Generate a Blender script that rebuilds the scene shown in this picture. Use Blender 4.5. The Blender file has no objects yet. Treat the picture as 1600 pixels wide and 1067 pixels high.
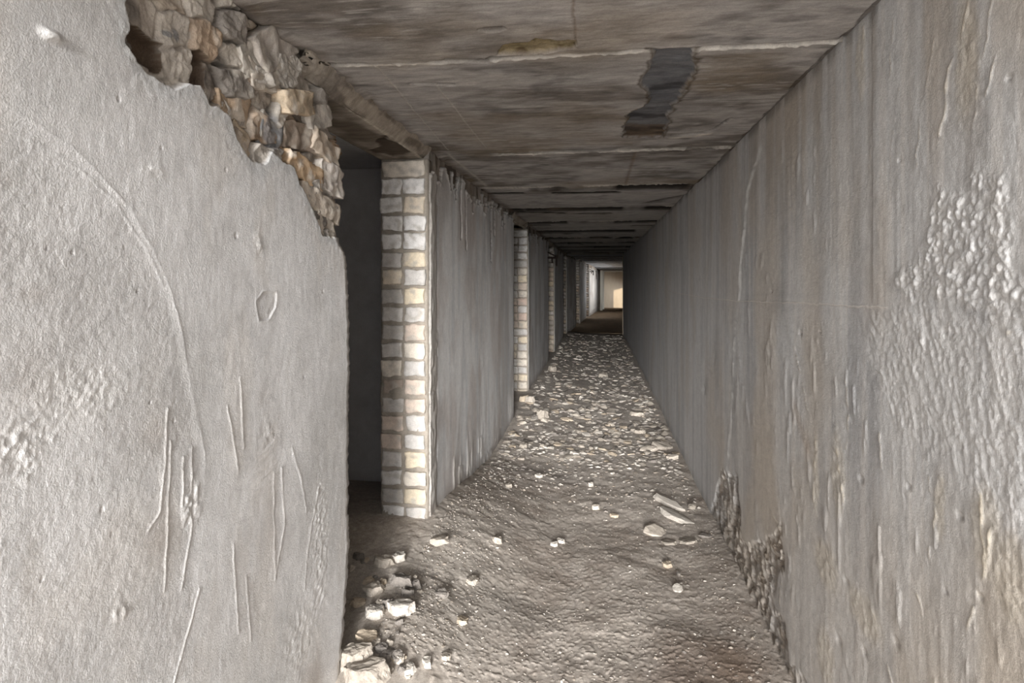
import bpy, bmesh, math, random
import numpy as np
from mathutils import Vector, Matrix, noise as mnoise

C = bpy.context.scene.collection
scn = bpy.context.scene
R = math.radians

# ------------------------------------------------------------------ camera, world, light, exposure
FPX = 1000.0                      # focal length in pixels of the 1600 wide frame
YAW = math.atan(137 / FPX)        # the camera looks a little left of the corridor axis
HOR = 437.0                       # height of the horizon in the frame
CAMZ = 1.575
cam_d = bpy.data.cameras.new('camera')
cam_d.sensor_width = 36
cam_d.lens = 36 * FPX / 1600
cam_d.shift_y = -(533.5 - HOR) / 1600
cam_d.clip_start = 0.02
cam = bpy.data.objects.new('camera', cam_d)
C.objects.link(cam)
cam.location = (0, 0, CAMZ)
cam.rotation_euler = (R(90), 0, YAW)
scn.camera = cam

world = bpy.data.worlds.new('world')
scn.world = world
world.use_nodes = True
bg = world.node_tree.nodes['Background']
bg.inputs[0].default_value = (0.97, 0.985, 1.0, 1)
bg.inputs[1].default_value = 8.5

MOUTH_Y = -4.0                    # the open end of the corridor, behind the camera
ROOF_Y = -0.9                     # roof left open behind this, added for soft sky light
XL, XR, ZC = -0.945, 0.75, 2.312
def area(name, loc, rot, sx, sy, power, col=(1, 1, 1), portal=False):
    d = bpy.data.lights.new(name, 'AREA')
    d.shape = 'RECTANGLE'; d.size = sx; d.size_y = sy; d.energy = power; d.color = col
    if portal: d.cycles.is_portal = True
    o = bpy.data.objects.new(name, d); C.objects.link(o)
    o.location = loc; o.rotation_euler = rot
    return o
area('mouth_daylight_portal', (-0.1, MOUTH_Y, 1.15), (R(90), 0, 0), 1.7, 2.3, 1, portal=True)
glow_d = bpy.data.lights.new('added_low_sun', 'SUN')     # added sun lamp from behind the camera, sends light deeper down the corridor
glow_d.energy = 12.5; glow_d.angle = R(17); glow_d.color = (1.0, 0.99, 0.975)
glow = bpy.data.objects.new('added_low_sun', glow_d); C.objects.link(glow)
glow.rotation_euler = Vector((-0.02, 1.0, -0.13)).to_track_quat('-Z', 'Y').to_euler()
area('added_roof_gap_portal', (-0.1, (MOUTH_Y + ROOF_Y) / 2, ZC + 0.22), (0, 0, 0), 1.7, ROOF_Y - MOUTH_Y, 1, portal=True)  # sky light through the added roof opening
far_d = bpy.data.lights.new('far_sunbeam', 'SPOT')      # sunlight falling through the side opening at the far end
far_d.energy = 9000; far_d.spot_size = R(22); far_d.shadow_soft_size = 0.15; far_d.color = (1.0, 0.86, 0.66)
far_s = bpy.data.objects.new('far_sunbeam', far_d); C.objects.link(far_s)
SD = Vector((-0.6, 1.0, -0.25)).normalized()
far_s.location = Vector((1.32, 42.2, 0.6)) - SD * 12; far_s.rotation_euler = SD.to_track_quat('-Z', 'Y').to_euler()

scn.view_settings.view_transform = 'Standard'
scn.view_settings.look = 'None'
scn.view_settings.gamma = 1
scn.view_settings.use_curve_mapping = False
scn.view_settings.exposure = 0.18

# ------------------------------------------------------------------ place of things
XL, XR, ZC = -0.945, 0.75, 2.312
def ray(x, y):                    # world ray through a pixel of the photograph
    fx, fz = (x - 800) / FPX, (HOR - y) / FPX
    s, c = math.sin(YAW), math.cos(YAW)
    return (c * fx - s, s * fx + c, fz)
def on_x(x, y, X):                # hit with the plane X = const -> (Y, Z)
    r = ray(x, y); t = X / r[0]
    return (r[1] * t, CAMZ + r[2] * t)
def on_y(x, y, Y):
    r = ray(x, y); t = Y / r[1]
    return (r[0] * t, CAMZ + r[2] * t)
def on_z(x, y, Z):
    r = ray(x, y); t = (Z - CAMZ) / r[2]
    return (r[0] * t, r[1] * t)
def lw(pts): return [on_x(x, y, XL) for x, y in pts]
def rw(pts): return [on_x(x, y, XR) for x, y in pts]
def ce(pts): return [on_z(x, y, ZC) for x, y in pts]
def bend_x(Y): return np.where(Y > 19, 0.050 * (Y - 19), 0.0)
def bend_z(Y): return np.where(Y > 26, -0.014 * (Y - 26), 0.0)

# ------------------------------------------------------------------ noise on arrays
def h2(ix, iy, seed):
    n = (ix.astype(np.int64) * 374761393 + iy.astype(np.int64) * 668265263 + seed * 974711 + 12345) & 0xffffffff
    n = ((n ^ (n >> 13)) * 1274126177) & 0xffffffff
    n = ((n ^ (n >> 16)) * 2246822519) & 0xffffffff
    return ((n ^ (n >> 15)) & 0xffffff) / float(0x1000000)
def vn(x, y, seed=0):
    x0 = np.floor(x); y0 = np.floor(y); fx = x - x0; fy = y - y0
    fx = fx * fx * fx * (fx * (fx * 6 - 15) + 10); fy = fy * fy * fy * (fy * (fy * 6 - 15) + 10)
    a = h2(x0, y0, seed); b = h2(x0 + 1, y0, seed); c = h2(x0, y0 + 1, seed); d = h2(x0 + 1, y0 + 1, seed)
    return 2 * (a + (b - a) * fx + (c - a) * fy + (a - b - c + d) * fx * fy) - 1
def fbm(x, y, o=4, seed=0, gain=0.5):
    s = 0; a = 1; t = 0
    for i in range(o):
        s = s + a * vn(x + 17.3 * i, y - 9.1 * i, seed + i * 7); t += a; a *= gain; x = x * 2.03; y = y * 2.03
    return s / t
def cell(x, y, seed=0, jit=0.85):
    x0 = np.floor(x); y0 = np.floor(y)
    f1 = np.full(x.shape, 9.0); f2 = f1.copy(); idn = np.zeros(x.shape)
    for i in (-1, 0, 1):
        for j in (-1, 0, 1):
            cx = x0 + i; cy = y0 + j
            px = cx + 0.5 + jit * (h2(cx, cy, seed) - 0.5); py = cy + 0.5 + jit * (h2(cx, cy, seed + 5) - 0.5)
            d = np.hypot(px - x, py - y); hid = h2(cx, cy, seed + 11)
            n = d < f1
            f2 = np.where(n, f1, np.minimum(f2, d)); idn = np.where(n, hid, idn); f1 = np.where(n, d, f1)
    return f1, f2, idn
def ss(a, b, x):
    t = np.clip((x - a) / (b - a), 0, 1); return t * t * (3 - 2 * t)
def seg_d(x, y, pts, closed=False):
    d = np.full(x.shape, 1e9); n = len(pts)
    for i in range(n if closed else n - 1):
        ax, ay = pts[i]; bx, by = pts[(i + 1) % n]
        dx, dy = bx - ax, by - ay; L = dx * dx + dy * dy + 1e-12
        t = np.clip(((x - ax) * dx + (y - ay) * dy) / L, 0, 1)
        d = np.minimum(d, np.hypot(x - ax - t * dx, y - ay - t * dy))
    return d
def poly(x, y, pts):              # signed distance, positive inside
    ins = np.zeros(x.shape, bool); n = len(pts)
    for i in range(n):
        ax, ay = pts[i]; bx, by = pts[(i + 1) % n]
        if ay == by: continue
        ins ^= ((ay > y) != (by > y)) & (x < (bx - ax) * (y - ay) / (by - ay) + ax)
    d = seg_d(x, y, pts, True)
    return np.where(ins, d, -d)
def line(x, y, pts, w, wob=0.0, seed=3):
    if wob: x = x + wob * fbm(x * 25, y * 25, 2, seed); y = y + wob * fbm(x * 25 + 50, y * 25, 2, seed + 1)
    return np.exp(-(seg_d(x, y, pts) / w) ** 2)
def blob(x, y, c, rx, ry): return np.exp(-(((x - c[0]) / rx) ** 2 + ((y - c[1]) / ry) ** 2))
def S(r, g, b):
    f = lambda c: (c / 255 / 12.92) if c / 255 <= 0.04045 else ((c / 255 + 0.055) / 1.055) ** 2.4
    return np.array((f(r), f(g), f(b)))
def mixc(c, col, m):              # blend colour array towards col by mask
    m = np.clip(m, 0, 1)[..., None]; return c * (1 - m) + np.asarray(col) * m

# ------------------------------------------------------------------ objects
def tag(o, label=None, cat=None, group=None, kind=None):
    if label: o['label'] = label
    if cat: o['category'] = cat
    if group: o['group'] = group
    if kind: o['kind'] = kind
    return o
def empty(name, loc):
    o = bpy.data.objects.new(name, None); C.objects.link(o); o.location = loc; o.empty_display_size = 0.1
    return o
def link(name, me, mat, parent=None, loc=None):
    o = bpy.data.objects.new(name, me); C.objects.link(o)
    if mat and not me.materials: me.materials.append(mat)
    if parent: o.parent = parent
    if loc is not None: o.location = loc
    return o
def mesh_np(name, V, F4, col=None, smooth=True):
    me = bpy.data.meshes.new(name)
    F4 = np.asarray(F4, np.int32); k = F4.shape[1]
    me.vertices.add(len(V)); me.vertices.foreach_set('co', np.asarray(V, np.float32).ravel())
    me.loops.add(F4.size); me.loops.foreach_set('vertex_index', F4.ravel())
    me.polygons.add(len(F4)); me.polygons.foreach_set('loop_start', np.arange(0, F4.size, k, dtype=np.int32))
    me.polygons.foreach_set('use_smooth', np.full(len(F4), smooth))
    me.update(calc_edges=True)
    if col is not None:
        a = me.color_attributes.new('Col', 'FLOAT_COLOR', 'POINT')
        cc = np.ones((len(V), 4), np.float32); cc[:, :3] = np.clip(np.where(col > 0.08, np.clip(col, 0.002, 1) ** 0.72, col * (0.08 ** -0.28)), 0, 0.86)
        a.data.foreach_set('color', cc.ravel())
    me.validate()
    return me
def sheet(name, U, V, H, COL, fmap, t, mat, flip=False, parent=None):
    """relief surface over a grid, closed behind by a slab t thick. fmap(U, V, H) -> X, Y, Z"""
    nv, nu = U.shape
    P = np.stack(fmap(U, V, H), -1).reshape(-1, 3)
    idx = np.arange(nv * nu).reshape(nv, nu)
    F = np.stack([idx[:-1, :-1], idx[:-1, 1:], idx[1:, 1:], idx[1:, :-1]], -1).reshape(-1, 4)
    ring = np.concatenate([idx[0, :], idx[1:, -1], idx[-1, -2::-1], idx[-2:0:-1, 0]])
    Bk = np.stack(fmap(U.ravel()[ring], V.ravel()[ring], np.full(len(ring), -t)), -1)
    n0 = len(P); m = len(ring); k = np.arange(m); k2 = (k + 1) % m
    Fs = np.stack([ring[k2], ring[k], n0 + k, n0 + k2], -1)
    # back: rows joined left side to right side
    right = n0 + np.arange(nu - 1, nu - 1 + nv)
    left = np.concatenate([[n0], n0 + m - 1 - np.arange(0, nv - 2), [n0 + 2 * (nu - 1) + nv - 1]])
    Fb = np.stack([left[:-1], left[1:], right[1:], right[:-1]], -1)
    F = np.concatenate([F, Fs, Fb])
    if flip: F = F[:, ::-1]
    col = np.concatenate([COL.reshape(-1, 3), COL.reshape(-1, 3)[ring]])
    me = mesh_np(name, np.concatenate([P, Bk]), F, col)
    o = link(name, me, mat, parent)
    return o
def boxes_mesh(name, bl, smooth=False):
    V = []; F = []
    for (x0, y0, z0, x1, y1, z1) in bl:
        b = len(V)
        V += [(x0, y0, z0), (x1, y0, z0), (x1, y1, z0), (x0, y1, z0), (x0, y0, z1), (x1, y0, z1), (x1, y1, z1), (x0, y1, z1)]
        F += [(b, b+3, b+2, b+1), (b+4, b+5, b+6, b+7), (b, b+1, b+5, b+4), (b+1, b+2, b+6, b+5), (b+2, b+3, b+7, b+6), (b+3, b, b+4, b+7)]
    me = bpy.data.meshes.new(name); me.from_pydata(V, [], F); me.update()
    return me

# ------------------------------------------------------------------ materials
def mat(name, base=None, bumps=((60, 0.3, 0.004), (400, 0.25, 0.0008)), var=0.22, vscale=30, rough=0.93, rnd=0.0, stretch=(1, 1, 1), spec=0.04, grain=0.14):
    m = bpy.data.materials.new(name); m.use_nodes = True
    nt = m.node_tree; N = nt.nodes; L = nt.links
    b = N['Principled BSDF']; b.inputs['Roughness'].default_value = rough
    b.inputs['Specular IOR Level'].default_value = spec
    geo = N.new('ShaderNodeTexCoord')
    mp = N.new('ShaderNodeMapping'); mp.inputs['Scale'].default_value = stretch
    L.new(geo.outputs['Object'], mp.inputs['Vector'])
    if base is None:
        at = N.new('ShaderNodeAttribute'); at.attribute_name = 'Col'; src = at.outputs['Color']
    else:
        rgb = N.new('ShaderNodeRGB'); rgb.outputs[0].default_value = (*base, 1); src = rgb.outputs[0]
    n1 = N.new('ShaderNodeTexNoise'); n1.inputs['Scale'].default_value = vscale; n1.inputs['Detail'].default_value = 8; n1.inputs['Roughness'].default_value = 0.7
    L.new(mp.outputs[0], n1.inputs['Vector'])
    mr = N.new('ShaderNodeMapRange'); mr.inputs[1].default_value = 0.25; mr.inputs[2].default_value = 0.75
    mr.inputs[3].default_value = 1 - var; mr.inputs[4].default_value = 1 + var
    L.new(n1.outputs[0], mr.inputs[0])
    mul = N.new('ShaderNodeVectorMath'); mul.operation = 'SCALE'
    L.new(src, mul.inputs[0]); L.new(mr.outputs[0], mul.inputs['Scale'])
    out = mul.outputs[0]
    if grain:
        n2 = N.new('ShaderNodeTexNoise'); n2.inputs['Scale'].default_value = 210; n2.inputs['Detail'].default_value = 3; n2.inputs['Roughness'].default_value = 0.8
        L.new(geo.outputs['Object'], n2.inputs['Vector'])
        g2 = N.new('ShaderNodeMapRange'); g2.inputs[1].default_value = 0.3; g2.inputs[2].default_value = 0.7
        g2.inputs[3].default_value = 1 - grain; g2.inputs[4].default_value = 1 + grain
        L.new(n2.outputs[0], g2.inputs[0])
        s3 = N.new('ShaderNodeVectorMath'); s3.operation = 'SCALE'
        L.new(out, s3.inputs[0]); L.new(g2.outputs[0], s3.inputs['Scale']); out = s3.outputs[0]
    if rnd:
        oi = N.new('ShaderNodeObjectInfo'); m2 = N.new('ShaderNodeMapRange')
        m2.inputs[3].default_value = 1 - rnd; m2.inputs[4].default_value = 1 + rnd
        L.new(oi.outputs['Random'], m2.inputs[0])
        s2 = N.new('ShaderNodeVectorMath'); s2.operation = 'SCALE'
        L.new(out, s2.inputs[0]); L.new(m2.outputs[0], s2.inputs['Scale']); out = s2.outputs[0]
    L.new(out, b.inputs['Base Color'])
    prev = None
    for sc, st, di in bumps:
        n = N.new('ShaderNodeTexNoise'); n.inputs['Scale'].default_value = sc; n.inputs['Detail'].default_value = 5; n.inputs['Roughness'].default_value = 0.65
        L.new(mp.outputs[0], n.inputs['Vector'])
        bp = N.new('ShaderNodeBump'); bp.inputs['Strength'].default_value = st; bp.inputs['Distance'].default_value = di
        L.new(n.outputs[0], bp.inputs['Height'])
        if prev: L.new(prev.outputs[0], bp.inputs['Normal'])
        prev = bp
    if prev: L.new(prev.outputs[0], b.inputs['Normal'])
    return m
M_plaster = mat('plaster', bumps=((55, 0.5, 0.003), (220, 0.8, 0.0018)), var=0.12, vscale=25)
M_right = mat('plaster_streaked', bumps=((50, 0.5, 0.0025), (220, 0.8, 0.0018)), var=0.13, vscale=22)
M_ceil = mat('concrete_ceiling', bumps=((35, 0.5, 0.005), (200, 0.6, 0.002)), var=0.42, vscale=16, stretch=(0.45, 1.5, 1))
M_floor = mat('dirt_floor', bumps=((60, 0.2, 0.002), (200, 0.5, 0.0012)), var=0.34, vscale=40, grain=0.3)
M_brick = mat('brick', bumps=((60, 0.6, 0.005), (300, 0.5, 0.0015)), var=0.2, vscale=35)
M_mortar = mat('mortar', S(138, 128, 116), bumps=((45, 1.0, 0.012), (200, 0.8, 0.004)), var=0.35, vscale=35)
M_chip = mat('rubble_chip', S(166, 157, 146), bumps=((60, 0.6, 0.005),), var=0.22, vscale=40, rnd=0.25)
M_chipc = mat('rubble', bumps=((60, 0.5, 0.004),), var=0.2, vscale=40)
M_dark = mat('cell_plaster', S(190, 190, 192), bumps=((50, 0.5, 0.005),), var=0.15, vscale=8)
M_iron = mat('rusty_iron', S(40, 33, 30), bumps=((80, 0.5, 0.002),), var=0.3, rough=0.8)
M_white = mat('white_paint', S(205, 200, 190), bumps=((40, 0.3, 0.002),), var=0.1)

# ------------------------------------------------------------------ floor height
def floor_h(X, Y):
    X = np.asarray(X, float); Y = np.asarray(Y, float)
    z = -0.03 + 0 * X
    edge = ss(-0.15, -1.05, X)
    z = z + edge * (0.05 + 0.24 * np.exp(-((Y - 3.55) / 1.25) ** 2) + 0.03 * np.exp(-((Y - 9) / 2) ** 2))
    z = z + 0.07 * np.exp(-(((X + 0.80) / 0.22) ** 2 + ((Y - 2.45) / 0.35) ** 2))
    z = z + 0.04 * ss(5, 9, Y) * ss(20, 16, Y)
    z = z + 0.03 * ss(0.45, 0.75, X) * np.exp(-((Y - 3.6) / 0.9) ** 2)
    rough = 0.35 + 0.65 * ss(3.0, 5.5, Y) * ss(20.5, 18.5, Y) + 0.6 * ss(-0.35, -0.8, X) * ss(6, 4, Y)
    z = z + 0.013 * fbm(X * 2.2, Y * 2.2, 3, 81) + rough * 0.007 * fbm(X * 9, Y * 11, 4, 82) + 0.0012 * fbm(X * 50, Y * 50, 2, 83)
    return z

# ------------------------------------------------------------------ left wall in the foreground
def build_left_front():
    th = np.radians(np.linspace(-47.6, -22.0, 400))
    Yn = XL / np.tan(th); Yn[-1] = 2.36
    Yn = np.concatenate([np.linspace(MOUTH_Y, Yn[0] - 0.08, 30), Yn]); Y0 = Yn / 2.36
    Zs = np.concatenate([np.linspace(-0.15, 0.15, 8), np.linspace(0.17, ZC + 0.005, 860)])
    zz = Zs
    prof = lw([(515, 1130), (530, 1067), (540, 950), (546, 860), (545, 700), (547, 560), (544, 440), (541, 395), (529, 378), (527, 345), (541, 342), (541, 290), (541, 235), (535, 215), (526, 178), (521, 150), (512, 140), (497, 128), (490, 100), (480, 75), (470, 52)])
    py = np.array([p[1] for p in prof]); pv = np.array([p[0] for p in prof])
    o = np.argsort(py)
    edge = np.interp(zz, py[o], pv[o]) + 0.006 * fbm(zz * 30, zz * 0, 3, 5) + 0.003 * np.sign(fbm(zz * 55, zz * 0 + 3, 1, 6))
    U = Y0[None, :] * np.ones((len(Zs), 1)); V = Zs[:, None] * np.ones((1, len(Yn)))
    # only the last part of the wall follows the ragged end
    w = ss(1.75, 2.36, Yn)[None, :]
    U = Yn[None, :] + w * (edge[:, None] - 2.36)
    H = 0.0016 * fbm(U * 9, V * 9, 3, 1) + 0.0022 * fbm(U * 3, V * 3, 2, 9)
    arc = lw([(0, 155), (61, 197), (117, 234), (164, 281), (206, 328), (234, 384), (262, 440), (279, 497), (297, 596), (313, 675), (321, 712), (319, 776)])
    arc2 = lw([(0, 197), (60, 225), (130, 268), (185, 320), (225, 385), (255, 445)])
    inner = ss(-0.004, 0.03, poly(U, V, arc + lw([(300, 1100), (-200, 1300), (-200, 60)])))
    H += 0.0009 * inner * fbm(U * 90, V * 90, 3, 12) + 0.0006 * (1 - inner) * fbm(U * 60, V * 25, 3, 13)
    H += 0.0017 * line(U, V, arc, 0.0022, 0.003) * (0.7 + 0.6 * vn(U * 20, V * 20, 14)) + 0.0006 * line(U, V, arc, 0.012) - 0.0012 * inner
    H += 0.0012 * line(U, V, arc2, 0.003, 0.003)
    # vertical drips low on the wall
    drips = 0
    for pts in ([(262, 640), (259, 720), (250, 800), (232, 830)], [(266, 690), (262, 830), (257, 925)], [(287, 715), (285, 790)], [(300, 700), (299, 840), (283, 920)], [(312, 920), (290, 1000), (272, 1067)],
                [(356, 635), (365, 690), (372, 735)], [(440, 730), (445, 820), (430, 900)], [(428, 740), (430, 905)], [(455, 700), (470, 745), (478, 800)], [(385, 900), (392, 1000)], [(375, 590), (380, 700)], [(498, 760), (480, 860), (476, 920)], [(365, 850), (373, 990)]):
        drips = np.maximum(drips, line(U, V, lw(pts), 0.0028, 0.004, seed=len(pts) * 3 + int(pts[0][0])))
    H += 0.0026 * drips
    # rough plaster patches and chips
    def patch(cx, cy, rx, ry, amp, fr, seed, bias=0.0):
        c = on_x(cx, cy, XL); s = 1.0 / (FPX / max(0.8, c[0]))
        m = np.clip(1.6 * blob(U, V, c, rx * s, ry * s) - 0.25 + 0.3 * fbm(U * 40, V * 40, 2, seed + 1), 0, 1)
        return m, amp * m * (fbm(U * fr, V * fr, 3, seed) + bias)
    M = 0
    for a in ((300, 790, 26, 42, 0.006, 60, 21, 0.3), (500, 850, 34, 130, 0.0035, 75, 22, 0.1), (30, 700, 70, 60, 0.004, 70, 23, 0.1), (80, 56, 20, 10, 0.010, 30, 24, 1.3),
              (120, 620, 120, 60, 0.002, 80, 25, 0), (190, 955, 26, 12, 0.006, 40, 26, 0.2), (420, 680, 30, 26, 0.003, 60, 27, -0.1), (405, 385, 14, 30, 0.004, 60, 29, 0.2), (240, 270, 30, 14, 0.003, 60, 30, 0.2), (215, 60, 26, 60, 0.004, 50, 31, 0.2), (470, 1000, 60, 60, 0.0025, 60, 32, 0)):
        m, h = patch(*a); H += h; M = np.maximum(M, m)
    # brushed arcs
    c = on_x(400, 590, XL); rr = np.hypot(U - c[0], V - c[1])
    mm = blob(U, V, on_x(400, 740, XL), 0.10, 0.14); H += 0.0014 * mm * vn(rr * 130, U * 4, 41)
    # shallow flake scar
    fl = poly(U + 0.004 * fbm(U * 60, V * 60, 2, 44), V, lw([(400, 470), (412, 455), (432, 456), (432, 480), (420, 500), (405, 502)]))
    H -= 0.004 * ss(0, 0.003, fl) * (1 - 0.6 * ss(0, 0.03, fl)); H += 0.002 * np.exp(-(fl / 0.003) ** 2)
    for (x, y, r) in ((186, 155, 3), (252, 231, 1.5), (370, 368, 3), (114, 394, 2), (75, 388, 1.6), (195, 387, 1.5), (216, 455, 1.4), (272, 657, 2), (160, 796, 3), (175, 835, 2), (66, 906, 2), (475, 589, 1.6), (235, 628, 1.5), (505, 455, 2), (353, 265, 2)):
        c = on_x(x, y, XL); r = r * c[0] / FPX; H -= 0.008 * blob(U, V, c, r, r * 1.3)
    COL = np.ones(U.shape + (3,)) * S(201, 199, 198)
    n1 = fbm(U * 2.3, V * 2.3, 4, 51); n2 = fbm(U * 7, V * 3, 4, 52)
    COL = mixc(COL, S(180, 178, 176), 0.9 * ss(-0.1, 0.5, n1)); COL = mixc(COL, S(196, 191, 186), 0.7 * ss(0, 0.5, n2))
    COL = mixc(COL, S(172, 169, 167), 0.6 * inner * ss(-0.3, 0.4, fbm(U * 5, V * 5, 3, 55)))
    for (x, y, rx, ry, k) in ((50, 590, 60, 70, .6), (240, 680, 60, 40, .45), (250, 840, 45, 40, .5), (425, 680, 40, 35, .5), (430, 830, 70, 90, .35), (55, 460, 35, 18, .55), (10, 280, 16, 20, .4), (190, 955, 16, 12, .5), (490, 1060, 50, 50, .7), (412, 620, 20, 20, .5)):
        c = on_x(x, y, XL); s = c[0] / FPX
        COL = mixc(COL, S(134, 122, 112), k * blob(U, V, c, rx * s, ry * s) * (0.7 + 0.5 * n2))
    COL = mixc(COL, S(214, 211, 207), 0.35 * M)
    COL = mixc(COL, S(216, 212, 208), 0.6 * drips)
    # the break: plaster gone, masonry laid bare
    uu = U + 0.010 * fbm(U * 22, V * 22, 3, 61); vv = V + 0.010 * fbm(U * 22 + 9, V * 22, 3, 62)
    brk = poly(uu, vv, lw([(205, -190), (200, 0), (199, 67), (221, 101), (247, 127), (274, 137), (315, 131), (330, 161), (360, 184), (371, 221), (397, 255), (412, 260), (427, 240), (461, 262), (469, 285), (487, 319), (506, 368), (560, 376), (620, 376), (620, -300)]))
    b = ss(0, 0.006, brk)
    ca, sa = math.cos(0.10), math.sin(0.10)
    cu = U * ca + V * sa; cv = -U * sa + V * ca
    wu = cu + 0.02 * fbm(U * 10, V * 10, 3, 63); wv = cv + 0.02 * fbm(U * 10 + 7, V * 10, 3, 64)
    f1, f2, idn = cell(wu / 0.135, wv / 0.085, 65, 0.8)
    gap = ss(0.16, 0.0, f2 - f1)
    soft = 0.35 + 0.65 * ss(1.40, 1.55, U)
    blockh = -0.026 + soft * (0.034 * (idn - 0.5) * 2 * 0.55 - 0.022 * gap) + 0.011 * fbm(U * 26, V * 26, 4, 66) + 0.004 * (np.abs(fbm(U * 45, V * 30, 4, 67)))
    f1b, f2b, idb = cell(wu / 0.04, wv / 0.05, 68); blockh += 0.005 * (idb - 0.5)
    
    H = H * (1 - b) + b * blockh
    pal = [S(176, 156, 134), S(150, 138, 126), S(186, 176, 164), S(158, 130, 104), S(136, 128, 120), S(170, 162, 152)]
    bc = np.zeros(COL.shape)
    for i, p in enumerate(pal):
        m = ((idn * len(pal)).astype(int) % len(pal)) == i; bc[m] = p
    bc = bc * (0.95 + 0.35 * fbm(U * 18, V * 18, 4, 69))[..., None]
    bc = mixc(bc, S(150, 140, 128), 0.6 * (1 - soft)); bc = mixc(bc, S(92, 84, 78), 0.65 * gap * soft); bc = mixc(bc, S(196, 186, 172), 0.55 * ss(0.1, 0.5, fbm(U * 13, V * 13, 3, 70)))
    bc = mixc(bc, S(70, 64, 60), 0.75 * ss(0.22, 0.45, fbm(U * 9, V * 9, 3, 71)))
    COL = COL * (1 - b[..., None]) + bc * b[..., None]
    rim = np.exp(-((brk + 0.012) / 0.02) ** 2) * (1 - b)
    COL = mixc(COL, S(160, 164, 166), 0.4 * rim)
    near = np.exp(-(brk / 0.06) ** 2) * (1 - b); H += 0.002 * near * fbm(U * 60, V * 60, 3, 72)
    h1 = poly(uu, vv, lw([(219, 32), (245, 48), (270, 70), (268, 100), (262, 112), (251, 109), (236, 98), (221, 86)]))
    k = ss(0.0, 0.004, h1)
    st = 0.5 * (vn(U * 22 + V * 26, V * 9, 73) + 1)
    H = H * (1 - k) + k * (-0.085 + 0.03 * st); COL = mixc(COL, S(58, 47, 38), 0.95 * ss(-0.005, 0.0, h1))
    h2_ = poly(uu, vv, lw([(316, 79), (330, 82), (338, 92), (337, 138), (326, 148), (318, 130), (313, 100)]))
    k = ss(0.0, 0.004, h2_); H = H * (1 - k) + k * (-0.06 + 0.02 * fbm(U * 30, V * 12, 2, 75)); COL = mixc(COL, S(66, 56, 48), 0.95 * ss(-0.005, 0.0, h2_))
    for (x, y, rx, ry) in ((433, 205, 22, 36), (275, 50, 14, 7), (290, 55, 10, 12)):
        c = on_x(x, y, XL); s = c[0] / FPX; m = blob(uu, vv, c, rx * s, ry * s)
        COL = mixc(COL, S(104, 105, 108), 0.8 * ss(0.2, 0.6, m) * b)
    c = on_x(403, 110, XL); COL = mixc(COL, S(190, 128, 66), 0.7 * ss(0.3, 0.8, blob(uu, vv, c, 0.012, 0.045)))
    # the end face of the wall is raw too
    e = ss(0.012, 0.0, (edge[:, None] - U)) * (Yn > 2)[None, :]
    H -= e * (0.004 + 0.006 * fbm(V * 60, U * 10, 2, 74))
    H = np.where(b > 0.3, H, H * 0.62)
    fm = lambda u, v, h: (XL + h, u, v)
    return tag(sheet('wall_left', U, V, H, COL, fm, 0.27, M_plaster, flip=False), 'foreground left wall of pale plaster with broken corner', None, None, 'structure')
build_left_front()

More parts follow.
